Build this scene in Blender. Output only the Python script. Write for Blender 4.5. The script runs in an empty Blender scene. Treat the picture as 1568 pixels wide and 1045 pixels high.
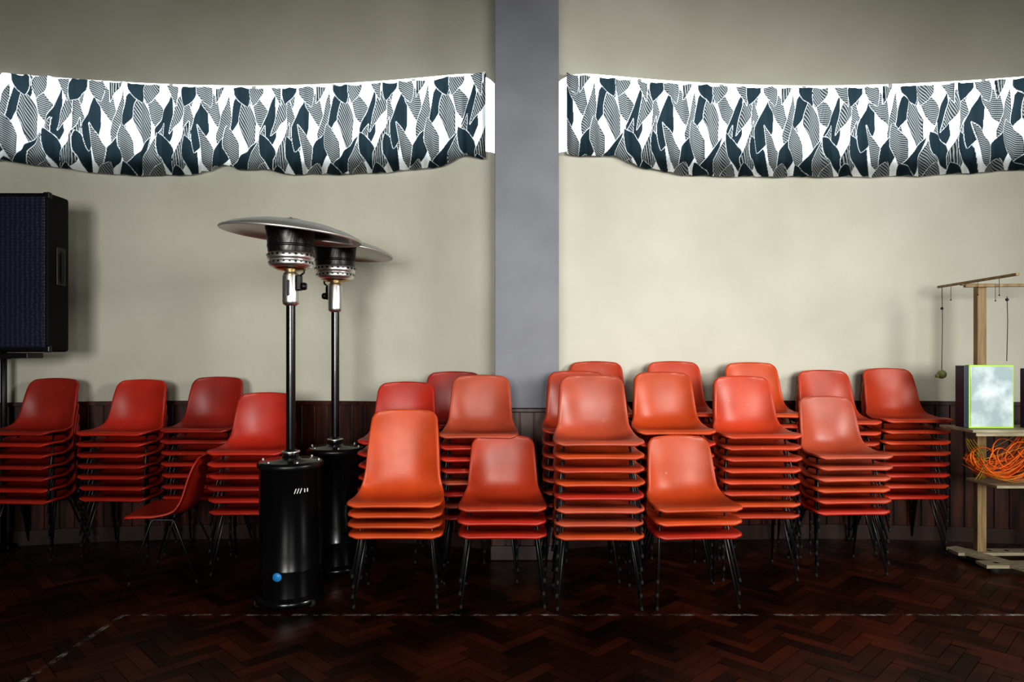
import bpy, math, random
import numpy as np
from mathutils import Vector, Matrix, Euler
random.seed(7); np.random.seed(7)
S=bpy.context.scene
COL=S.collection

# ---------------------------------------------------------------- materials
def mat(name, color=(.5,.5,.5), rough=.5, metal=0.0, spec=.5, coat=0.0):
    m=bpy.data.materials.new(name); m.use_nodes=True
    b=m.node_tree.nodes['Principled BSDF']
    b.inputs['Base Color'].default_value=(*color,1)
    b.inputs['Roughness'].default_value=rough
    b.inputs['Metallic'].default_value=metal
    b.inputs['Specular IOR Level'].default_value=spec
    b.inputs['Coat Weight'].default_value=coat
    return m
def N(m,t,**kw):
    n=m.node_tree.nodes.new(t)
    for k,v in kw.items():
        if k in n.inputs: n.inputs[k].default_value=v
        else: setattr(n,k,v)
    return n
def L(m,a,b): m.node_tree.links.new(a,b)
def bsdf(m): return m.node_tree.nodes['Principled BSDF']
def vary(m,c1,c2,scale=3,detail=6,lo=.35,hi=.65,coord='Object',stretch=(1,1,1),rough=None):
    tc=N(m,'ShaderNodeTexCoord'); mp=N(m,'ShaderNodeMapping'); mp.inputs['Scale'].default_value=stretch
    L(m,tc.outputs[coord],mp.inputs[0])
    n=N(m,'ShaderNodeTexNoise'); n.inputs['Scale'].default_value=scale; n.inputs['Detail'].default_value=detail
    L(m,mp.outputs[0],n.inputs['Vector'])
    r=N(m,'ShaderNodeValToRGB'); e=r.color_ramp.elements
    e[0].position=lo; e[0].color=(*c1,1); e[1].position=hi; e[1].color=(*c2,1)
    L(m,n.outputs['Fac'],r.inputs[0]); L(m,r.outputs[0],bsdf(m).inputs['Base Color'])
    if rough:
        mr=N(m,'ShaderNodeMapRange'); mr.inputs['To Min'].default_value=rough[0]; mr.inputs['To Max'].default_value=rough[1]
        L(m,n.outputs['Fac'],mr.inputs[0]); L(m,mr.outputs[0],bsdf(m).inputs['Roughness'])
    return r,mp
def bump(m,scale,strength,dist=.005,detail=4,stretch=None):
    tc=N(m,'ShaderNodeTexCoord'); n=N(m,'ShaderNodeTexNoise'); n.inputs['Scale'].default_value=scale; n.inputs['Detail'].default_value=detail
    L(m,tc.outputs['Object'],n.inputs['Vector'])
    b=N(m,'ShaderNodeBump'); b.inputs['Strength'].default_value=strength; b.inputs['Distance'].default_value=dist
    L(m,n.outputs['Fac'],b.inputs['Height']); L(m,b.outputs[0],bsdf(m).inputs['Normal'])

M_wall=mat('cream_plaster',rough=.75,spec=.25)
vary(M_wall,(.52,.51,.425),(.59,.58,.495),scale=1.3,detail=9); bump(M_wall,6,.4,.02,8)
M_pillar=mat('lavender_grey_paint',rough=.6,spec=.3)
vary(M_pillar,(.205,.212,.240),(.238,.246,.276),scale=3,detail=8); bump(M_pillar,60,.25,.004,5)
M_ceil=mat('ceiling_paint',(.22,.19,.15),.8)
M_dim=mat('dim_room_paint',(.18,.16,.12),.8)
M_skyblock=mat('window_blind',(.6,.6,.55),.8)  # for opaque panels added to shut sky light out of the unseen windows
M_wood=mat('dark_dado_wood',rough=.35,spec=.4)
vary(M_wood,(.014,.004,.003),(.070,.017,.008),scale=5,detail=8,stretch=(5,5,.5))
M_skirt=mat('skirting_wood',(.022,.007,.004),.4)
M_frame=mat('window_frame_paint',(.5,.5,.5),.5)
M_slab=mat('floor_gap_dirt',(.003,.0015,.001),.8,spec=.1)

M_floor=mat('parquet',rough=.3,spec=.26)
at=N(M_floor,'ShaderNodeAttribute'); at.attribute_name='blk'
ra=N(M_floor,'ShaderNodeValToRGB'); e=ra.color_ramp.elements
e[0].position=0; e[0].color=(.010,.003,.0016,1); e[1].position=1; e[1].color=(.070,.0165,.0065,1)
L(M_floor,at.outputs['Fac'],ra.inputs[0])
tc=N(M_floor,'ShaderNodeTexCoord'); nz=N(M_floor,'ShaderNodeTexNoise'); nz.inputs['Scale'].default_value=2.2; nz.inputs['Detail'].default_value=9
L(M_floor,tc.outputs['Object'],nz.inputs['Vector'])
mx=N(M_floor,'ShaderNodeMix'); mx.data_type='RGBA'; mx.blend_type='MULTIPLY'; mx.inputs[0].default_value=1
r2=N(M_floor,'ShaderNodeValToRGB'); r2.color_ramp.elements[0].position=.35; r2.color_ramp.elements[0].color=(.35,.3,.3,1); r2.color_ramp.elements[1].position=.68; r2.color_ramp.elements[1].color=(1.5,1.4,1.3,1)
L(M_floor,nz.outputs['Fac'],r2.inputs[0]); L(M_floor,ra.outputs[0],mx.inputs[6]); L(M_floor,r2.outputs[0],mx.inputs[7]); L(M_floor,mx.outputs[2],bsdf(M_floor).inputs['Base Color'])
mr=N(M_floor,'ShaderNodeMapRange'); mr.inputs['From Min'].default_value=.3; mr.inputs['From Max'].default_value=.7; mr.inputs['To Min'].default_value=.5; mr.inputs['To Max'].default_value=.28
L(M_floor,nz.outputs['Fac'],mr.inputs[0]); L(M_floor,mr.outputs[0],bsdf(M_floor).inputs['Roughness'])

M_line=mat('worn_line_paint',(.42,.40,.38),.6)
tc=N(M_line,'ShaderNodeTexCoord'); nz=N(M_line,'ShaderNodeTexNoise'); nz.inputs['Scale'].default_value=9; nz.inputs['Detail'].default_value=10; nz.inputs['Roughness'].default_value=.8
L(M_line,tc.outputs['Object'],nz.inputs['Vector'])
r=N(M_line,'ShaderNodeValToRGB'); r.color_ramp.elements[0].position=.48; r.color_ramp.elements[0].color=(0,0,0,1); r.color_ramp.elements[1].position=.62; r.color_ramp.elements[1].color=(.85,.85,.85,1)
L(M_line,nz.outputs['Fac'],r.inputs[0]); L(M_line,r.outputs[0],bsdf(M_line).inputs['Alpha'])

def plastic(name,c):
    m=mat(name,c,.36,spec=.45)
    oi=N(m,'ShaderNodeObjectInfo'); hs=N(m,'ShaderNodeHueSaturation')
    hs.inputs['Color'].default_value=(*c,1)
    a=N(m,'ShaderNodeMapRange'); a.inputs['To Min'].default_value=.82; a.inputs['To Max'].default_value=1.08
    L(m,oi.outputs['Random'],a.inputs[0]); L(m,a.outputs[0],hs.inputs['Value'])
    tc=N(m,'ShaderNodeTexCoord'); mp=N(m,'ShaderNodeMapping'); L(m,tc.outputs['Object'],mp.inputs[0])
    sc=N(m,'ShaderNodeVectorMath'); sc.operation='SCALE'; sc.inputs[0].default_value=(7,3,5); L(m,oi.outputs['Random'],sc.inputs['Scale']); L(m,sc.outputs[0],mp.inputs['Location'])
    n=N(m,'ShaderNodeTexNoise'); n.inputs['Scale'].default_value=16; n.inputs['Detail'].default_value=8; n.inputs['Roughness'].default_value=.75
    L(m,mp.outputs[0],n.inputs['Vector'])
    r=N(m,'ShaderNodeValToRGB'); r.color_ramp.elements[0].position=.64; r.color_ramp.elements[0].color=(0,0,0,1); r.color_ramp.elements[1].position=.72; r.color_ramp.elements[1].color=(.6,.6,.6,1)
    L(m,n.outputs['Fac'],r.inputs[0])
    x=N(m,'ShaderNodeMix'); x.data_type='RGBA'; L(m,r.outputs[0],x.inputs[0]); L(m,hs.outputs[0],x.inputs[6]); x.inputs[7].default_value=(.70,.30,.22,1)
    n3=N(m,'ShaderNodeTexNoise'); n3.inputs['Scale'].default_value=5; n3.inputs['Detail'].default_value=7; L(m,mp.outputs[0],n3.inputs['Vector'])
    r3=N(m,'ShaderNodeValToRGB'); r3.color_ramp.elements[0].position=.3; r3.color_ramp.elements[0].color=(.78,.76,.76,1); r3.color_ramp.elements[1].position=.6; r3.color_ramp.elements[1].color=(1,1,1,1)
    L(m,n3.outputs['Fac'],r3.inputs[0])
    y=N(m,'ShaderNodeMix'); y.data_type='RGBA'; y.blend_type='MULTIPLY'; y.inputs[0].default_value=1; L(m,x.outputs[2],y.inputs[6]); L(m,r3.outputs[0],y.inputs[7])
    L(m,y.outputs[2],bsdf(m).inputs['Base Color'])
    n2=N(m,'ShaderNodeTexNoise'); n2.inputs['Scale'].default_value=4; n2.inputs['Detail'].default_value=6; L(m,mp.outputs[0],n2.inputs['Vector'])
    q=N(m,'ShaderNodeMapRange'); q.inputs['To Min'].default_value=.28; q.inputs['To Max'].default_value=.52; L(m,n2.outputs['Fac'],q.inputs[0]); L(m,q.outputs[0],bsdf(m).inputs['Roughness'])
    return m
P={'red':plastic('red_plastic',(.47,.030,.014)),
   'dred':plastic('deep_red_plastic',(.38,.026,.016)),
   'ored':plastic('orange_red_plastic',(.52,.058,.019)),
   'orange':plastic('orange_plastic',(.58,.080,.017)),
   'faded':plastic('faded_orange_plastic',(.50,.090,.042))}
M_blk=mat('black_metal',(.006,.006,.007),.35,spec=.4)
M_gblk=mat('gloss_black_enamel',(.004,.004,.005),.22,spec=.5,coat=.2)
M_tube=mat('chair_leg_metal',(.008,.008,.009),.35,spec=.5)
M_rub=mat('rubber',(.01,.01,.01),.8)
M_steel=mat('steel',(.82,.82,.80),.36,metal=1)
bump(M_steel,90,.12,.002)
M_alu=mat('aluminium_reflector',(.68,.67,.64),.42,metal=.85)
M_mesh=mat('burner_mesh',(.05,.048,.045),.35,metal=.9)
tc=N(M_mesh,'ShaderNodeTexCoord'); v=N(M_mesh,'ShaderNodeTexVoronoi'); v.inputs['Scale'].default_value=170; v.inputs['Randomness'].default_value=.2; L(M_mesh,tc.outputs['Object'],v.inputs['Vector'])
r=N(M_mesh,'ShaderNodeValToRGB'); r.color_ramp.elements[0].position=.25; r.color_ramp.elements[0].color=(.003,.003,.003,1); r.color_ramp.elements[1].position=.6; r.color_ramp.elements[1].color=(.09,.085,.08,1)
L(M_mesh,v.outputs['Distance'],r.inputs[0]); L(M_mesh,r.outputs[0],bsdf(M_mesh).inputs['Base Color'])
M_brass=mat('brass_trim',(.5,.33,.12),.3,metal=1)
M_white=mat('white_decal',(.7,.7,.7),.5)
M_blue=mat('blue_sticker',(.02,.25,.6),.4)
M_navy=mat('navy_grille',(.016,.018,.045),.4,spec=.5)
tc=N(M_navy,'ShaderNodeTexCoord'); mp=N(M_navy,'ShaderNodeMapping'); mp.inputs['Scale'].default_value=(30,0,48); L(M_navy,tc.outputs['Object'],mp.inputs[0])
v=N(M_navy,'ShaderNodeTexVoronoi'); v.inputs['Scale'].default_value=1; v.inputs['Randomness'].default_value=.25; L(M_navy,mp.outputs[0],v.inputs['Vector'])
bb=N(M_navy,'ShaderNodeBump'); bb.inputs['Strength'].default_value=.6; bb.inputs['Distance'].default_value=.01; L(M_navy,v.outputs['Distance'],bb.inputs['Height']); L(M_navy,bb.outputs[0],bsdf(M_navy).inputs['Normal'])
M_carpet=mat('cabinet_black',(.005,.005,.006),.7,spec=.2)
M_pine=mat('pine_wood',rough=.6)
vary(M_pine,(.20,.13,.06),(.34,.24,.11),scale=6,stretch=(6,6,.6))
M_ply=mat('plywood',rough=.6)
vary(M_ply,(.26,.22,.14),(.40,.35,.24),scale=8,stretch=(1,6,6))
M_cord=mat('dark_cord',(.02,.02,.02),.7)
M_ball=mat('pale_green_ball',(.32,.36,.15),.5)
M_neon=mat('neon_green_edge',(.40,.72,.04),.4)
M_film=mat('pale_blue_panel',rough=.12,spec=.6)
vary(M_film,(.38,.48,.50),(.74,.84,.86),scale=5,detail=5,lo=.45,hi=.62)
M_dblue=mat('dark_blue_card',(.006,.018,.045),.4)
M_orb=mat('orange_ribbon',(.85,.17,.008),.35)
M_yel=mat('yellow_ribbon',(.45,.32,.03),.35)

# ---------------------------------------------------------------- mesh builder
class MB:
    def __init__(s): s.v=[]; s.f=[]; s.m=[]; s.sm=[]; s.mats=[]
    def mi(s,m):
        if m not in s.mats: s.mats.append(m)
        return s.mats.index(m)
    def add(s,vs,fs,m,smooth=False):
        o=len(s.v); s.v+= [tuple(p) for p in vs]; k=s.mi(m)
        for f in fs: s.f.append(tuple(i+o for i in f)); s.m.append(k); s.sm.append(smooth)
    def box(s,c,d,m,rot=None,bev=0):
        x,y,z=[k/2 for k in d]
        if bev>0:
            b=min(bev,x*.9,y*.9,z*.9)
            import bmesh
            bm=bmesh.new(); bmesh.ops.create_cube(bm,size=1)
            for q in bm.verts: q.co=Vector((q.co.x*2*x,q.co.y*2*y,q.co.z*2*z))
            bmesh.ops.bevel(bm,geom=list(bm.edges),offset=b,segments=2,affect='EDGES',profile=.5)
            bm.verts.index_update()
            vs=[q.co.copy() for q in bm.verts]; fs=[[q.index for q in f.verts] for f in bm.faces]; bm.free()
        else:
            vs=[Vector((a*x,b*y,cc*z)) for a in(-1,1) for b in(-1,1) for cc in(-1,1)]
            fs=[(0,1,3,2),(4,6,7,5),(0,4,5,1),(2,3,7,6),(0,2,6,4),(1,5,7,3)]
        if rot: R=Euler(rot).to_matrix(); vs=[R@q for q in vs]
        s.add([q+Vector(c) for q in vs],fs,m)
    def lathe(s,prof,c,m,seg=48,rot=None,smooth=True):
        vs=[];fs=[]; n=len(prof)
        R=Euler(rot).to_matrix() if rot else Matrix.Identity(3)
        for r,z in prof:
            for k in range(seg):
                a=2*math.pi*k/seg
                vs.append(R@Vector((r*math.cos(a),r*math.sin(a),z))+Vector(c))
        for i in range(n-1):
            for k in range(seg):
                k2=(k+1)%seg
                fs.append((i*seg+k,i*seg+k2,(i+1)*seg+k2,(i+1)*seg+k))
        s.add(vs,fs,m,smooth)
    def tube(s,pts,r,m,seg=8,flat=1.0):
        pts=[Vector(p) for p in pts]; vs=[];fs=[]; n=len(pts); up=None
        for i,p in enumerate(pts):
            t=((pts[min(i+1,n-1)]-pts[max(i-1,0)])).normalized()
            if up is None:
                up=Vector((0,0,1)) if abs(t.z)<.9 else Vector((1,0,0))
            a=t.cross(up)
            if a.length<1e-4: a=t.cross(Vector((1,0.3,0)))
            a.normalize(); b=a.cross(t).normalized(); up=b
            for k in range(seg):
                w=2*math.pi*k/seg
                vs.append(p+a*math.cos(w)*r*flat+b*math.sin(w)*r)
        for i in range(n-1):
            for k in range(seg):
                k2=(k+1)%seg; fs.append((i*seg+k,i*seg+k2,(i+1)*seg+k2,(i+1)*seg+k))
        fs.append(tuple(reversed(range(seg)))); fs.append(tuple((n-1)*seg+k for k in range(seg)))
        s.add(vs,fs,m,True)
    def sphere(s,c,r,m,seg=16):
        s.lathe([(max(r*math.sin(math.pi*i/10),1e-4),-r*math.cos(math.pi*i/10)) for i in range(11)],c,m,seg)
    def mesh(s,name):
        me=bpy.data.meshes.new(name); me.from_pydata(s.v,[],s.f)
        for m in s.mats: me.materials.append(m)
        me.polygons.foreach_set('material_index',s.m); me.polygons.foreach_set('use_smooth',s.sm); me.update()
        return me
    def obj(s,name,loc=(0,0,0)):
        o=bpy.data.objects.new(name,s.mesh(name)); COL.objects.link(o); o.location=loc; return o

# ---------------------------------------------------------------- room
YE=4.98; SAG=.30
BAYS=[(-2.05,1.93),(2.32,2.0)]
def wy(x):
    for c,h in BAYS:
        t=(x-c)/h
        if abs(t)<=1.0001: return YE+SAG*(1-t*t)
    return YE
ZC=4.55
def sill(t): return 2.882+.03*(1-abs(t)**30)
def head(t): return 3.385+.112*(1-abs(t)**22)
SPLAY=.125
wb=MB()
def arcwall(mb,c,h,z0,z1,m,n=96,thick=.25,splay=0):
    vs=[];fs=[]
    for i in range(n+1):
        t=-1+2*i/n; x=c+h*t; y=wy(x)
        vs+=[(x,y,z0(t)),(x,y,z1(t)),(x,y+thick,z1(t)),(x,y+thick,z0(t)+splay)]
    for i in range(n):
        a=i*4;b=a+4
        fs+=[(a,b,b+1,a+1),(a+1,b+1,b+2,a+2),(a+2,b+2,b+3,a+3),(a+3,b+3,b,a)]
    fs+=[(0,1,2,3),(n*4+3,n*4+2,n*4+1,n*4)]
    mb.add(vs,fs,m,False)
for c,h in BAYS:
    arcwall(wb,c,h,lambda t:0,sill,M_wall)
    arcwall(wb,c,h,head,lambda t:ZC,M_wall,splay=SPLAY)
wall=wb.obj('wall_back')

def pillar(x0,x1,nm):
    b=MB(); yf=4.72
    b.box(((x0+x1)/2,(yf+5.25)/2,ZC/2),(x1-x0,5.25-yf,ZC),M_pillar,bev=.006)
    b.obj(nm)
    d=MB()
    d.box(((x0+x1)/2,yf-.012,.52),(x1-x0+.04,.02,1.04),M_wood)
    n=5
    for k in range(n):
        w=(x1-x0+.04)/n; d.box((x0-.02+w*(k+.5),yf-.026,.53),(w-.008,.012,1.0),M_wood,bev=.003)
    d.box(((x0+x1)/2,yf-.03,1.03),(x1-x0+.06,.045,.03),M_wood,bev=.006)
    d.box(((x0+x1)/2,yf-.035,.05),(x1-x0+.06,.03,.1),M_skirt,bev=.006)
    for sx in(x0-.012,x1+.012): d.box((sx,(yf+4.97)/2,.52),(.02,4.97-yf,1.04),M_wood)
    d.obj('trim_pillar_dado')
pillar(-.12,.325,'pillar'); pillar(-4.5,-3.99,'pillar'); pillar(4.33,4.8,'pillar')

d=MB()
for c,h in BAYS:
    n=int(2*h/.098); 
    for k in range(n):
        xa=c-h+2*h*k/n; xb=c-h+2*h*(k+1)/n; ya=wy(xa);yb=wy(xb)
        a=math.atan2(yb-ya,xb-xa); w=math.hypot(xb-xa,yb-ya)
        cx,cy=(xa+xb)/2,(ya+yb)/2
        d.box((cx,cy-.008,.52),(w+.004,.012,1.04),M_wood,rot=(0,0,a))
        d.box((cx,cy-.02,.53),(w-.009,.014,1.0),M_wood,rot=(0,0,a),bev=.003)
        d.box((cx,cy-.022,1.045),(w+.006,.045,.028),M_wood,rot=(0,0,a))
d.obj('trim_dado')
d=MB()
for c,h in BAYS:
    n=40
    for k in range(n):
        xa=c-h+2*h*k/n; xb=c-h+2*h*(k+1)/n; ya=wy(xa);yb=wy(xb)
        a=math.atan2(yb-ya,xb-xa); w=math.hypot(xb-xa,yb-ya)
        d.box(((xa+xb)/2,(ya+yb)/2-.036,.055),(w+.004,.02,.11),M_skirt,rot=(0,0,a))
d.obj('baseboard_back')

XL,XR,YB=-4.5,5.2,-4.0
b=MB(); b.box((XL-.1,(YB+5.3)/2,ZC/2),(.2,5.3-YB,ZC),M_dim); b.obj('wall_left')
def holed(name,axis,pos,a0,a1,holes):
    b=MB()
    def pc(p0,p1,z0,z1):
        if p1-p0<1e-3 or z1-z0<1e-3: return
        if axis=='y': b.box(((p0+p1)/2,pos,(z0+z1)/2),(p1-p0,.2,z1-z0),M_dim)
        else: b.box((pos,(p0+p1)/2,(z0+z1)/2),(.2,p1-p0,z1-z0),M_dim)
    cur=a0
    for (h0,h1,z0,z1) in holes:
        pc(cur,h0,0,ZC); pc(h0,h1,0,z0); pc(h0,h1,z1,ZC); cur=h1
    pc(cur,a1,0,ZC); b.obj(name)
FW=[(-2.6,-.6,1.1,2.75),(.8,3.6,1.1,2.75)]
holed('wall_front','y',YB-.1,XL,XR,FW)
RW=[(.4,1.9,1.7,3.3)]
holed('wall_right','x',XR+.1,YB,5.3,RW)
b=MB(); b.box(((XL+XR)/2,(YB+5.5)/2,ZC+.1),(XR-XL+.4,5.7-YB,.2),M_ceil); b.obj('ceiling')
b=MB(); b.box(((XL+XR)/2,(YB-.3)/2,2.98),(XR-XL,-.3-YB,.2),M_ceil); b.box(((XL+XR)/2,-.33,3.35),(XR-XL,.06,.9),M_ceil); b.obj('ceiling_gallery')  # unseen slab and fascia, added to cut window light on the upper wall
b=MB()
b.box((4.9,4.99+.1,ZC/2),(.6,.2,ZC),M_wall); b.obj('wall_back_end')
wi=2
def winframe(axis,pos,h):
    global wi
    p0,p1,z0,z1=h; b=MB(); f=.05
    def bx(pa,pb,za,zb,mm=M_frame,off=0,th=.06):
        if axis=='y': b.box(((pa+pb)/2,pos-off,(za+zb)/2),(pb-pa,th,zb-za),mm)
        else: b.box((pos+off,(pa+pb)/2,(za+zb)/2),(th,pb-pa,zb-za),mm)
    bx(p0,p1,z0,z0+f);bx(p0,p1,z1-f,z1);bx(p0,p0+f,z0,z1);bx(p1-f,p1,z0,z1)
    for k in(1,2): q=p0+(p1-p0)*k/3; bx(q-.02,q+.02,z0,z1)
    bx(p0,p1,z0,z1,M_skyblock,.045,.01)  # added opaque panel, stops sky light entering behind the area lamp
    wi+=1; b.obj('window_%d'%wi)
for h in FW: winframe('y',YB-.12,h)
winframe('x',XR+.12,RW[0])

M_glass=bpy.data.materials.new('window_glass'); M_glass.use_nodes=True
nt=M_glass.node_tree; nt.nodes.remove(nt.nodes['Principled BSDF'])
tr=nt.nodes.new('ShaderNodeBsdfTransparent'); gl=nt.nodes.new('ShaderNodeBsdfGlossy'); gl.inputs['Roughness'].default_value=.05
ms=nt.nodes.new('ShaderNodeMixShader'); ms.inputs[0].default_value=.06
nt.links.new(tr.outputs[0],ms.inputs[1]); nt.links.new(gl.outputs[0],ms.inputs[2]); nt.links.new(ms.outputs[0],nt.nodes['Material Output'].inputs[0])
for i,(c,h) in enumerate(BAYS):
    b=MB(); n=48; vs=[];fs=[]
    hz=SPLAY*.16/.25
    for k in range(n+1):
        t=-1+2*k/n; x=c+h*t; y=wy(x)+.16
        vs+=[(x,y,sill(t)),(x,y,head(t)+hz)]
    for k in range(n): fs.append((2*k,2*k+2,2*k+3,2*k+1))
    b.add(vs,fs,M_glass)
    pts=[(c+h*(-1+2*k/n),wy(c+h*(-1+2*k/n))+.16,sill(-1+2*k/n)+.015) for k in range(n+1)]
    b.tube(pts,.018,M_frame,6)
    pts=[(c+h*(-1+2*k/n),wy(c+h*(-1+2*k/n))+.16,head(-1+2*k/n)+hz-.004) for k in range(n+1)]
    b.tube(pts,.006,M_frame,6)
    for k in range(1,6):
        x=c+h*(-1+k/3.); b.box((x,wy(x)+.16,3.22),(.03,.04,.66),M_frame)
    b.obj('window_%d'%(i+1))

# ---------------------------------------------------------------- floor
Lb,Wb=.28,.07
vs=[];fs=[];bc=[]
g=.0012
ca,sa=math.cos(math.pi/4),math.sin(math.pi/4)
rng=random.Random(3)
for bnd in range(-30,31):
    for k in range(-170,171):
        for typ in(0,1):
            if typ==0: x0,y0,x1,y1=k*Wb,k*Wb,k*Wb+Lb,(k+1)*Wb
            else: x0,y0,x1,y1=k*Wb,(k+1)*Wb,(k+1)*Wb,(k+1)*Wb+Lb
            x0+=bnd*Lb;x1+=bnd*Lb;y0-=bnd*Lb;y1-=bnd*Lb
            cx,cy=(x0+x1)/2,(y0+y1)/2
            X=cx*ca-cy*sa; Y=cx*sa+cy*ca
            if not(XL-.05<X<XR+.05 and -1.5<Y<5.35): continue
            o=len(vs); tx=rng.gauss(0,.006); ty=rng.gauss(0,.006)
            for (px,py) in((x0+g,y0+g),(x1-g,y0+g),(x1-g,y1-g),(x0+g,y1-g)):
                z=tx*(px-cx)+ty*(py-cy)
                vs.append((px*ca-py*sa,px*sa+py*ca,z))
            fs.append((o,o+1,o+2,o+3)); bc.append(rng.random())
me=bpy.data.meshes.new('floor')
nb=len(vs)
vs+=[(XL-.2,YB-.2,-.004),(XR+.2,YB-.2,-.004),(XR+.2,5.6,-.004),(XL-.2,5.6,-.004),(XL-.2,YB-.2,-.1),(XR+.2,YB-.2,-.1),(XR+.2,5.6,-.1),(XL-.2,5.6,-.1)]
fs+=[(nb,nb+1,nb+2,nb+3),(nb+7,nb+6,nb+5,nb+4),(nb,nb+4,nb+5,nb+1),(nb+1,nb+5,nb+6,nb+2),(nb+2,nb+6,nb+7,nb+3),(nb+3,nb+7,nb+4,nb)]
me.from_pydata(vs,[],fs); me.materials.append(M_floor); me.materials.append(M_slab)
a=me.attributes.new('blk','FLOAT','FACE'); a.data.foreach_set('value',bc+[0]*6)
me.polygons.foreach_set('material_index',[0]*len(bc)+[1]*6)
fo=bpy.data.objects.new('floor',me); COL.objects.link(fo)
b=MB()
def strip(x0,y0,x1,y1): b.add([(x0,y0,.0018),(x1,y0,.0018),(x1,y1,.0018),(x0,y1,.0018)],[(0,1,2,3)],M_line)
strip(-2.10,3.675,4.0,3.70); strip(-2.115,.5,-2.085,3.70)
b.obj('floor_line_marking')

# ---------------------------------------------------------------- curtains
def leaf_pattern(X,Z,seed,x0,x1,zc):
    rg=np.random.RandomState(seed)
    white=np.array([.84,.86,.86]); col=np.tile(white,(X.size,1)).reshape(X.shape+(3,))
    teal=np.array([.022,.037,.046]); blk=np.array([.015,.019,.022])
    # printed repeat : (dx, dz, angle, length, half width, type, flip)
    M=[(.00,.08,.20,.52,.066,0,-1),(.10,.15,-.38,.44,.060,1,1),(.19,.03,.10,.50,.062,1,-1),(.28,.15,.42,.44,.062,0,1),
       (.36,-.01,-.16,.50,.064,2,1),(.45,.16,-.42,.44,.058,1,-1),(.53,.04,.18,.50,.066,0,-1),(.62,.15,.46,.42,.058,1,1),(.70,.02,-.12,.50,.060,1,-1),
       (.05,-.17,-.36,.46,.062,1,-1),(.14,-.23,.34,.44,.064,0,1),(.24,-.18,-.22,.46,.060,1,1),(.33,-.25,.50,.42,.060,0,-1),
       (.44,-.18,.26,.46,.064,1,-1),(.54,-.23,-.44,.44,.060,0,1),(.64,-.16,.20,.46,.060,2,-1),(.72,-.24,-.30,.42,.060,0,1),
       (.02,.35,-.3,.36,.058,1,-1),(.16,.37,.25,.34,.056,2,1),(.29,.36,-.3,.36,.060,0,-1),(.43,.35,.25,.34,.056,1,-1),(.57,.36,-.2,.36,.058,1,1),(.70,.35,.3,.34,.060,0,-1),
       (.08,-.42,.3,.34,.060,1,1),(.27,-.43,-.3,.34,.062,0,1),(.45,-.42,.2,.34,.060,1,1),(.62,-.43,-.2,.34,.060,0,1)]
    per=.775
    for rep in range(-1,int((x1-x0)/per)+2):
        for q in range(len(M)):
            dx0,dz0,ang,Ln,W,ty,flip=M[q]
            cx=x0+rep*per+dx0+rg.uniform(-.010,.010); cz=zc+dz0+rg.uniform(-.012,.012)
            ang=ang+rg.uniform(-.05,.05)
            lo=max(int((cx-.35-x0)/((x1-x0)/(X.shape[0]-1))),0); hi=min(int((cx+.35-x0)/((x1-x0)/(X.shape[0]-1))),X.shape[0])
            if hi<=lo: continue
            Xs=X[lo:hi];Zs=Z[lo:hi]; C=col[lo:hi]
            dx=Xs-cx;dz=Zs-cz
            a=(dx*math.sin(ang)+dz*math.cos(ang))*flip/Ln+.5
            bb=(dx*math.cos(ang)-dz*math.sin(ang))*flip
            inside=(a>0)&(a<1)
            ac=np.clip(a,1e-4,1-1e-4)
            w=np.where(ac<.64,W*ac/.64,W*np.power(np.clip(1-((ac-.64)/.36)**1.5,0,1),.85))
            msk=inside&(np.abs(bb)<w)
            edge=inside&(np.abs(bb)<w+.0035)&~msk
            C[edge]=white
            if ty==0: C[msk]=teal
            else:
                if ty==1: ph=(a*Ln*.80+bb*.75)/.0152
                else: ph=(bb+.30*a*Ln)/.0150
                k=(np.sin(ph*2*math.pi)*.5+.5)
                kk=np.clip((k-.42)*2.6,0,1)[...,None]
                cc=blk*(1-kk)+np.array([.36,.38,.38])*kk
                C[msk]=cc[msk]
            rim=msk&(np.abs(bb)>w-.0035)
            if ty!=0: C[rim]=blk
    return col
DZ=-.028
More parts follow.
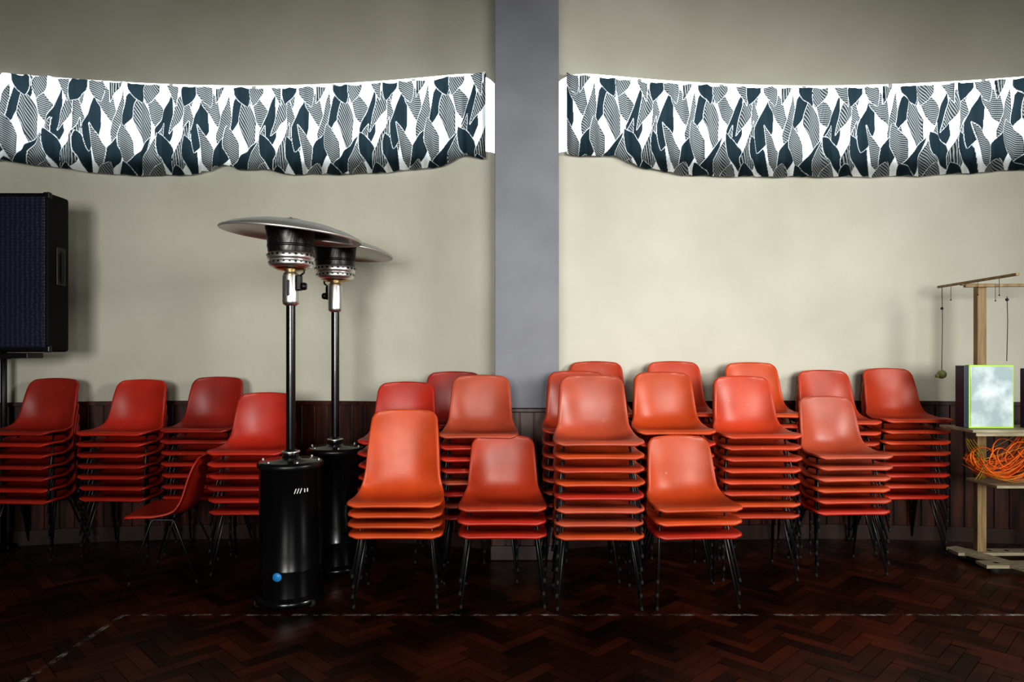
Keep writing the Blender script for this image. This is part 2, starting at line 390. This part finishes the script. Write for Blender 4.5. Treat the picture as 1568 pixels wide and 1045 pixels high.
def curtain(name,xs,zbot,ztop,seed):
    x0,x1=xs[0],xs[-1]; nx=int((x1-x0)/.0034); nz=195
    X=np.linspace(x0,x1,nx)
    zb=np.interp(X,xs,zbot)+DZ; zt=np.interp(X,xs,ztop)-.019
    k=np.ones(25)/25
    def sm(a): return np.convolve(np.pad(a,12,mode='edge'),k,mode='valid')
    zb=sm(zb); zt=sm(zt)
    zt=zt+.003*np.sin(X*23)+.0025*np.sin(X*51+1); zb=zb+.004*np.sin(X*17+2)
    T=np.linspace(0,1,nz)
    XX=np.repeat(X[:,None],nz,1); ZZ=zb[:,None]+(zt-zb)[:,None]*T[None,:]
    Y=np.array([wy(x) for x in X])
    fold=.012*np.sin(X*41+1.5*np.sin(X*5))+.008*np.sin(X*87+2)
    YY=Y[:,None]-.047-.012*(1-T)[None,:]+fold[:,None]*(1.1-.5*T)[None,:]
    YY+=.004*np.sin(XX*60+ZZ*25)
    v=np.stack([XX,YY,ZZ],-1).reshape(-1,3)
    idx=np.arange(nx*nz).reshape(nx,nz)
    f=np.stack([idx[:-1,:-1],idx[1:,:-1],idx[1:,1:],idx[:-1,1:]],-1).reshape(-1,4)
    me=bpy.data.meshes.new(name)
    me.vertices.add(len(v)); me.vertices.foreach_set('co',v.ravel())
    me.loops.add(f.size); me.loops.foreach_set('vertex_index',f.ravel().astype(np.int32))
    me.polygons.add(len(f)); me.polygons.foreach_set('loop_start',np.arange(0,f.size,4,dtype=np.int32))
    me.polygons.foreach_set('use_smooth',np.ones(len(f),dtype=bool))
    me.update(calc_edges=True)
    c=leaf_pattern(XX+.004*np.sin(X*41)[:,None],ZZ,seed,x0,x1,3.13)
    ca=me.color_attributes.new('print','FLOAT_COLOR','POINT')
    ca.data.foreach_set('color',np.concatenate([c.reshape(-1,3),np.ones((len(v),1))],1).ravel())
    me.materials.append(M_cur)
    o=bpy.data.objects.new(name,me); COL.objects.link(o)
M_cur=bpy.data.materials.new('leaf_print_fabric'); M_cur.use_nodes=True
nt=M_cur.node_tree; nt.nodes.remove(nt.nodes['Principled BSDF'])
at=nt.nodes.new('ShaderNodeAttribute'); at.attribute_name='print'
df=nt.nodes.new('ShaderNodeBsdfDiffuse'); tl=nt.nodes.new('ShaderNodeBsdfTranslucent')
ms=nt.nodes.new('ShaderNodeMixShader'); ms.inputs[0].default_value=.70
nt.links.new(at.outputs['Color'],df.inputs[0]); nt.links.new(at.outputs['Color'],tl.inputs[0])
nt.links.new(df.outputs[0],ms.inputs[1]); nt.links.new(tl.outputs[0],ms.inputs[2]); nt.links.new(ms.outputs[0],nt.nodes['Material Output'].inputs[0])
curtain('curtain',[-3.93,-3.7,-3.45,-3.0,-2.5,-2.3,-2.18,-2.1,-1.9,-1.7,-1.1,-.7,-.47,-.36,-.19],
        [2.86,2.86,2.84,2.80,2.81,2.85,2.90,2.86,2.86,2.82,2.81,2.82,2.84,2.90,2.865],
        [3.48,3.50,3.50,3.495,3.48,3.48,3.475,3.48,3.475,3.475,3.48,3.475,3.475,3.48,3.485],11)
curtain('curtain',[.395,.78,.97,1.33,1.8,2.3,3.1,3.8,4.2],
        [2.89,2.905,2.835,2.795,2.80,2.805,2.80,2.815,2.83],
        [3.475,3.475,3.47,3.478,3.475,3.478,3.478,3.49,3.49],23)

# ---------------------------------------------------------------- chairs
def catmull(P,n):
    P=[np.array(p,float) for p in P]; P=[2*P[0]-P[1]]+P+[2*P[-1]-P[-2]]
    out=[]
    for i in range(1,len(P)-2):
        for k in range(n):
            t=k/n; a,b,c,d=P[i-1],P[i],P[i+1],P[i+2]
            out.append(.5*((2*b)+(-a+c)*t+(2*a-5*b+4*c-d)*t*t+(-a+3*b-3*c+d)*t**3))
    out.append(P[-2]); return np.array(out)
def shell_mesh(name,m,hb=1.0,wf=1.0,lean=0.0):
    prof=catmull([(0,-.010),(.016,0),(.08,-.003),(.17,-.016),(.26,-.022),(.325,-.008),(.365,.04),(.382,.11),(.393,.20*1),(.408,.28),(.420,.33)],8)
    prof[:,1]=np.where(prof[:,1]>.02,.02+(prof[:,1]-.02)*hb,prof[:,1])
    prof[:,0]+=np.where(prof[:,1]>.02,(prof[:,1]-.02)*lean,0)
    s=np.concatenate([[0],np.cumsum(np.hypot(*np.diff(prof,axis=0).T))]); Lt=s[-1]
    r0,r1=.045,.05
    e=[0,.06,.16,.3,.48,.7,1.0]
    ss=[q*r0 for q in e]+list(np.linspace(r0,Lt-r1,22)[1:-1])+[Lt-q*r1 for q in reversed(e)]
    ss=np.array(ss); py=np.interp(ss,s,prof[:,0]); pz=np.interp(ss,s,prof[:,1])
    dy=np.gradient(py,ss); dz=np.gradient(pz,ss); ln=np.hypot(dy,dz); dy/=ln;dz/=ln
    ny,nz=-dz,dy
    f=ss/Lt
    hw=np.interp(f,[0,.1,.25,.4,.48,.56,.7,.85,1],[.234,.238,.236,.224,.209,.200,.194,.186,.175])*wf
    kk=np.ones(3)/3; hw=np.convolve(np.pad(hw,1,mode='edge'),kk,'valid')
    for i,q in enumerate(ss):
        if q<r0: hw[i]-= r0-math.sqrt(max(r0*r0-(r0-q)**2,0))
        if Lt-q<r1: hw[i]-= r1-math.sqrt(max(r1*r1-(r1-(Lt-q))**2,0))
    A=np.interp(f,[0,.1,.25,.4,.5,.6,.75,.9,1],[-.004,.004,.016,.040,.062,.060,.046,.030,.014])
    nu=20; us=[math.sin(math.pi/2*(-1+2*k/nu))*.5+.5*(-1+2*k/nu) for k in range(nu+1)]
    g=np.zeros((len(ss),nu+1,3))
    for i in range(len(ss)):
        for j,u in enumerate(us):
            a=A[i]*abs(u)**2.6
            top=.010*(1-u*u)*max(0,(f[i]-.8)/.2)
            g[i,j]=(hw[i]*u,py[i]+ny[i]*a,pz[i]+nz[i]*a+top)
    mb=MB(); V=[Vector(p) for p in g.reshape(-1,3)]; n1,n2=g.shape[:2]
    F=[(i*n2+j,i*n2+j+1,(i+1)*n2+j+1,(i+1)*n2+j) for i in range(n1-1) for j in range(n2-1)]
    loop=[(0,j) for j in range(n2)]+[(i,n2-1) for i in range(1,n1)]+[(n1-1,j) for j in range(n2-2,-1,-1)]+[(i,0) for i in range(n1-2,0,-1)]
    nb=len(loop); bi=[i*n2+j for i,j in loop]
    P0=[V[k] for k in bi]
    r_1=[];r_2=[];r_3=[]
    for k,(i,j) in enumerate(loop):
        t=(P0[(k+1)%nb]-P0[k-1])
        if t.length<1e-6: t=Vector((1,0,0))
        t.normalize()
        nn=Vector((0,ny[i],nz[i])); 
        o=t.cross(nn).normalized()
        r_1.append(P0[k]+o*.006-nn*.0015); r_2.append(P0[k]+o*.0100-nn*.006); r_3.append(P0[k]+o*.0105-nn*.0145)
    base=len(V); V+=r_1+r_2+r_3
    for k in range(nb):
        k2=(k+1)%nb
        F.append((bi[k],base+k,base+k2,bi[k2]))
        F.append((base+k,base+nb+k,base+nb+k2,base+k2)); F.append((base+nb+k,base+2*nb+k,base+2*nb+k2,base+nb+k2))
    mb.add(V,F,m,True)
    return mb.mesh(name)
def frame_mesh(name):
    b=MB()
    for sx in(-1,1):
        b.tube([(sx*.232,.035,-.415),(sx*.185,.145,-.050),(sx*.18,.160,-.036),(sx*.18,.27,-.042),(sx*.185,.285,-.058),(sx*.232,.43,-.415)],.0068,M_tube,8)
        b.tube([(sx*.2325,.034,-.4225),(sx*.230,.040,-.402)],.0088,M_rub,8)
        b.tube([(sx*.2325,.431,-.4225),(sx*.230,.424,-.402)],.0088,M_rub,8)
    b.tube([(-.18,.165,-.038),(.18,.165,-.038)],.007,M_tube,8)
    b.tube([(-.18,.265,-.042),(.18,.265,-.042)],.007,M_tube,8)
    return b.mesh(name)
FR=frame_mesh('chair_frame')
SH={k:shell_mesh('chair_shell_'+k,m) for k,m in P.items()}
SH_tall=shell_mesh('chair_shell_tall',P['orange'],hb=1.42,wf=1.06,lean=.06)
def put(me,parent,loc,name):
    o=bpy.data.objects.new(name,me); COL.objects.link(o); o.parent=parent; o.location=loc
    return o
def add_shell(me,par,loc,i):
    o=put(me,par,loc,'shell_%d'%i)
    md=o.modifiers.new('t','SOLIDIFY'); md.thickness=.004; md.offset=-1
    return o
def stack(X,Y,n,pitch,cols,rot=0,tall=False,jit=.5,name='chair_stack'):
    e=bpy.data.objects.new(name,None); COL.objects.link(e); e.location=(X,Y,0); e.rotation_euler=(0,0,math.radians(rot))
    e.empty_display_size=.1
    for k in range(n):
        c=cols[-1] if k==n-1 else random.choice(cols)
        dx=random.uniform(-.006,.006)*(k>0)
        z=.425+pitch*k; y=-.005*k
        s=add_shell(SH_tall if tall else SH[c],e,(dx,y,z),k+1); 
        f=put(FR,e,(dx,y,z),'frame_%d'%(k+1))
        if k>0:
            s.rotation_euler=(0,0,math.radians(random.uniform(-jit,jit)))
    return e
R_=['red','red','dred','red']
stack(-3.37,4.62,7,.078,R_+['dred'],rot=-3)
stack(-2.76,4.70,7,.076,R_+['red'],rot=-2)
stack(-2.20,4.74,7,.079,R_+['dred'])
stack(-1.68,4.30,6,.076,R_+['red'])
stack(-.645,3.74,4,.058,['ored'],tall=True)
stack(-.715,4.24,7,.076,R_+['red'])
stack(-.42,4.56,8,.074,R_+['dred'])
stack(-.20,4.17,8,.072,R_+['faded'])
stack(-.052,3.74,3,.075,['red','ored'])
stack(.48,3.71,8,.074,['ored','red','orange','faded'])
stack(.43,4.17,8,.076,['ored','red','ored'])
stack(.60,4.59,9,.074,['ored','red','ored'])
stack(1.0,4.18,8,.075,['ored','red','orange'])
stack(1.19,4.65,9,.074,['ored','red','ored'])
stack(1.03,3.73,3,.075,['ored','red','orange'],rot=4)
stack(1.54,4.20,8,.071,['ored','orange','ored'],rot=1)
stack(1.76,4.68,9,.073,['ored','red','orange'])
stack(2.16,4.30,6,.071,['ored','red','orange','faded'],rot=3)
stack(2.33,4.77,8,.075,['ored','red','ored'])
stack(2.83,4.77,8,.077,['ored','red','ored'],rot=2)
e=stack(-2.40,4.38,1,.07,['red'],rot=-82,name='chair')

# ---------------------------------------------------------------- patio heaters
def heater(X,Y,tilt,rotz,sticker=True,name='patio_heater'):
    b=MB()
    b.lathe([(.001,.012),(.185,.012),(.20,.02),(.20,.045),(.185,.055),(.178,.06)],(0,0,0),M_gblk)
    for a in(35,145,215,325):
        b.lathe([(.001,-.012),(.022,-.012),(.022,.012),(.001,.012)],(.185*math.cos(math.radians(a)),.185*math.sin(math.radians(a)),.0222),M_rub,16,rot=(math.pi/2,0,math.radians(a)))
    b.lathe([(.172,.055),(.172,.20),(.174,.205),(.174,.212),(.172,.217),(.172,.765),(.178,.77),(.182,.785),(.178,.80),(.165,.806),(.06,.812),(.045,.83),(.040,.86),(.028,.868)],(0,0,0),M_gblk,64)
    b.lathe([(.181,.772),(.1845,.778),(.1845,.79),(.181,.796)],(0,0,0),M_blk,64)
    b.lathe([(.028,.845),(.052,.848),(.052,.856),(.028,.862)],(0,0,0),M_steel,32)
    for a in range(0,360,60): b.sphere((.16*math.cos(math.radians(a)),.16*math.sin(math.radians(a)),.809),.008,M_steel,8)
    b.lathe([(.026,.85),(.026,1.70)],(0,0,0),M_gblk,32)
    b.lathe([(.028,1.69),(.045,1.70),(.047,1.715),(.047,1.86),(.042,1.875),(.03,1.885),(.03,1.90)],(0,0,0),M_steel,40)
    b.box((0,-.046,1.79),(.016,.008,.09),M_blk,bev=.003)
    b.box((.055,-.02,1.82),(.03,.04,.09),M_blk,bev=.008)
    b.lathe([(.001,0),(.022,0),(.022,.02),(.018,.03),(.001,.03)],(.066,-.02,1.80),M_blk,20,rot=(0,math.pi/2,0))
    b.tube([(.05,.0,1.86),(.075,0,1.88),(.08,0,1.92),(.07,0,1.95)],.006,M_blk,8)
    b.lathe([(.03,1.885),(.075,1.895),(.092,1.905),(.095,1.912)],(0,0,0),M_brass,48)
    b.lathe([(.095,1.905),(.118,1.915),(.122,1.925),(.122,1.945),(.116,1.95)],(0,0,0),M_steel,48)
    b.lathe([(.118,1.948),(.128,1.952),(.130,1.965),(.130,1.985),(.124,1.99)],(0,0,0),M_steel,48)
    for k in range(24):
        a=2*math.pi*k/24
        b.box((.131*math.cos(a),.131*math.sin(a),1.975),(.003,.014,.012),M_blk,rot=(0,0,a))
        b.box((.1225*math.cos(a),.1225*math.sin(a),1.934),(.003,.012,.010),M_blk,rot=(0,0,a))
    b.lathe([(.124,1.99),(.126,2.0),(.134,2.10),(.137,2.14),(.134,2.145),(.09,2.148)],(0,0,0),M_mesh,48)
    b.lathe([(.137,2.120),(.140,2.125),(.140,2.143),(.136,2.147)],(0,0,0),M_blk,48)
    b.lathe([(.128,2.02),(.130,2.022),(.1315,2.034),(.130,2.036)],(0,0,0),M_blk,48)
    for a in(0,120,240):
        a=math.radians(a+20); b.tube([(.1*math.cos(a),.1*math.sin(a),2.14),(.1*math.cos(a),.1*math.sin(a),2.172)],.005,M_steel,6)
    R=(math.radians(1.5),math.radians(tilt),0)
    pr=[(.390,-.050),(.397,-.044),(.389,-.034),(.33,-.008),(.22,.022),(.12,.036),(.05,.040),(.045,.050),(.001,.052)]
    b.lathe(pr,(0.012,0,2.138),M_alu,72,rot=R)
    pr2=[(.390,-.050),(.385,-.038),(.33,-.012),(.22,.018),(.12,.032),(.001,.036)]
    b.lathe(pr2,(0.012,0,2.138),M_alu,72,rot=R)
    b.tube([(0,0,2.180),(0,0,2.198)],.008,M_steel,8)
    if sticker:
        b.lathe([(.001,.003),(.024,.003),(.025,0)],(-.02,-.1712,.185),M_blue,24,rot=(math.pi/2,0,0))
        for q in(.075,.088,.101):
            b.box((q,-math.sqrt(.1735**2-q*q),.655),(.005,.003,.030),M_white,rot=(0,.35,q*3.4))
        for q in(.118,.130):
            b.box((q,-math.sqrt(.1735**2-q*q),.655),(.006,.003,.020),M_white,rot=(0,0,q*5))
    o=b.obj(name,(X,Y,0)); o.rotation_euler=(0,0,math.radians(rotz)); return o
heater(-1.27,3.92,5.2,0)
heater(-1.165,4.50,-5,172,False)

# ---------------------------------------------------------------- speaker on stand
b=MB()
cx,cy,cz=-3.52,4.68,1.965; w,dp,h=.84,.21,1.07
b.box((cx,cy,cz),(w,dp,h),M_carpet,bev=.02)
b.box((cx,cy-dp/2-.004,cz),(w-.05,.012,h-.06),M_navy,bev=.004)
for sx in(-1,1):
    for sz in(-1,1):
        b.box((cx+sx*(w/2-.02),cy-dp/2+.012,cz+sz*(h/2-.02)),(.045,.035,.045),M_blk,bev=.008)
b.box((cx+w/2+.002,cy+.01,cz+.05),(.008,.09,.26),M_blk,bev=.003)
b.tube([(cx+w/2+.004,cy+.01,cz+.15),(cx+w/2+.012,cy+.01,cz+.13),(cx+w/2+.012,cy+.01,cz-.04),(cx+w/2+.004,cy+.01,cz-.06)],.009,M_rub,8)
b.box((-3.50,cy+.02,1.405),(.44,.16,.035),M_blk,bev=.004)
b.box((-3.665,4.86,1.40),(.05,.2,.04),M_blk)
b.tube([(-3.67,4.93,0.03),(-3.67,4.93,2.1)],.02,M_blk,16)
b.box((-3.67,4.86,2.0),(.05,.16,.05),M_blk)
b.box((-3.72,4.93,.02),(.2,.05,.03),M_blk,bev=.005); b.box((-3.67,4.82,.02),(.05,.3,.03),M_blk,bev=.005)
b.obj('pa_speaker')

# ---------------------------------------------------------------- timber stand on right
b=MB()
px,py=3.235,4.72
b.box((px,py,.97),(.062,.045,1.86),M_pine,bev=.003)
b.box((3.105,4.58,1.905),(.022,.78,.016),M_pine,bev=.002)
b.box((3.42,4.66,1.885),(.62,.03,.02),M_pine,rot=(0,0,-.12),bev=.002)
b.box((3.2,4.70,1.895),(.22,.03,.012),M_pine,bev=.002)
b.box((3.34,4.48,.925),(.86,.34,.018),M_ply,bev=.003)
b.box((3.34,4.33,.905),(.80,.014,.025),M_ply,bev=.003)
b.box((3.42,4.50,.565),(.66,.30,.018),M_ply,bev=.003)
b.box((3.72,4.66,.48),(.045,.045,.93),M_pine,bev=.003)
b.box((3.235,4.66,.55),(.05,.08,.03),M_pine)
b.box((3.20,4.52,.05),(.10,.62,.022),M_ply,rot=(0,0,.35),bev=.003)
b.box((3.45,4.44,.045),(.80,.11,.022),M_ply,bev=.003)
b.box((3.45,4.72,.045),(.80,.11,.022),M_ply,bev=.003)
for q in(-.30,-.2,.05,.2,.3): b.lathe([(.001,.0125),(.016,.0125)],(3.45+q,4.44,.045),M_rub,16)
for q in(0,.12,.25): b.lathe([(.001,.0125),(.016,.0125)],(3.3+q,4.72,.045),M_rub,16)
for q in((3.12,4.42),(3.8,4.42),(3.12,4.72),(3.8,4.72)): b.lathe([(.001,0),(.03,0),(.03,.035),(.001,.035)],(q[0],q[1],0),M_rub,16)
for (x,y,l) in((3.105,4.83,.10),(3.105,4.55,.09),(3.105,4.35,.11),(3.30,4.66,.12),(3.5,4.62,.1)):
    b.tube([(x,y,1.90),(x,y,1.90-l)],.0015,M_cord,5); b.sphere((x,y,1.90-l),.005,M_cord,8)
b.obj('timber_display_stand')
def pend(x,y,z0,z1,ball,nm):
    b=MB(); b.tube([(x,y,z0),(x+.004,y,(z0*.6+z1*.4)),(x-.002,y,z1)],.0022,M_cord,6)
    b.sphere((x,y,z0-.02 if not ball else z0-.15),.010,M_cord,10)
    if ball: b.sphere((x-.002,y,z1-.02),.032,M_ball,20); b.sphere((x-.035,y,z1-.03),.015,M_ball,12)
    b.obj(nm)
pend(3.105,4.93,1.896,1.29,True,'hanging_ball')
pend(3.14,4.33,1.78,1.37,False,'hanging_cord')
b=MB(); x0,x1,z0,z1,y=2.945,3.235,.936,1.345,4.42
b.box(((x0+x1)/2,y,(z0+z1)/2),(x1-x0,.04,z1-z0),M_neon,bev=.004)
b.box(((x0+x1)/2,y-.018,(z0+z1)/2),(x1-x0-.018,.012,z1-z0-.018),M_film,bev=.003)
b.box((x0-.012,y+.03,(z0+z1)/2),(.03,.09,z1-z0-.01),M_dblue,bev=.003)
b.obj('display_panel')
b=MB(); b.box((3.43,4.42,1.13),(.24,.06,.385),M_dblue,bev=.005); b.box((3.43,4.385,1.13),(.20,.012,.34),M_film,bev=.003); b.obj('blue_display_panel')
# fanned bundle of orange plastic ribbon
b=MB(); rg=random.Random(5)
for q in range(54):
    t=q/53
    x0_,z0_=2.985+.05*rg.random(),.66+.10*rg.random()
    x2_,z2_=3.36+.22*t+rg.uniform(-.03,.03),.88-.10*t+rg.uniform(-.01,.01)
    xm,zm=3.14+.16*t,.44+.38*(1-t)*rg.random()
    y0_=4.38+.18*rg.random()
    pts=[]
    for k in range(17):
        s=k/16; x=(1-s)**2*x0_+2*s*(1-s)*xm+s*s*x2_; z=(1-s)**2*z0_+2*s*(1-s)*zm+s*s*z2_
        pts.append(Vector((x,y0_+.02*math.sin(s*3+q),min(max(z,.582+.01*rg.random()),.895))))
    b.tube(pts,.0014,M_orb if q%8 else M_yel,6,flat=rg.choice([2,3,5,8]))
for q in range(9):
    c=Vector((3.12+rg.uniform(-.06,.28),4.45,.76+rg.uniform(-.03,.03))); r_=rg.uniform(.05,.09)
    pts=[c+Vector((r_*1.4*math.cos(a*.3+q),.03*math.sin(a*.5+q),r_*math.sin(a*.3+q))) for a in range(17)]
    b.tube(pts,.0014,M_orb,6,flat=3)
for q in range(5):
    pts=[Vector((2.98+.015*q+.06*math.sin(k*.3+q*.4),4.40+.02*q,.60+.024*k)) for k in range(12)]
    b.tube(pts,.0012,M_yel,6,flat=5)
b.obj('orange_ribbon_pile')

# ---------------------------------------------------------------- lights
w=bpy.data.worlds.new('World'); S.world=w; w.use_nodes=True
bg=w.node_tree.nodes['Background']; bg.inputs[0].default_value=(.88,.95,1,1); bg.inputs[1].default_value=3.8
def area(name,loc,rot,sx,sy,p,col=(1,1,1),spread=180):
    l=bpy.data.lights.new(name,'AREA'); l.shape='RECTANGLE'; l.size=sx; l.size_y=sy; l.energy=p; l.color=col; l.spread=math.radians(spread)
    o=bpy.data.objects.new(name,l); COL.objects.link(o); o.location=loc; o.rotation_euler=[math.radians(a) for a in rot]; return o
area('window_light_front_1',(2.2,YB+.05,1.92),(88,0,0),2.8,1.6,66,(1,.99,.95),62)
area('window_light_front_2',(-1.6,YB+.05,1.92),(88,0,0),2.0,1.6,40,(1,.99,.95),62)
area('window_light_right',(XR-.03,1.15,2.5),(76,0,58),1.3,1.6,58,(1,.99,.95),90)

# ---------------------------------------------------------------- camera
c=bpy.data.cameras.new('camera'); c.lens=24; c.sensor_width=36; c.shift_y=.015; c.clip_start=.05
co=bpy.data.objects.new('camera',c); COL.objects.link(co); co.location=(0,0,1.4); co.rotation_euler=(math.pi/2,0,0)
S.camera=co
S.view_settings.view_transform='Standard'
for lk in ('Medium High Contrast','High Contrast'):
    try: S.view_settings.look=lk; print('look',lk); break
    except Exception as ex: print(ex)
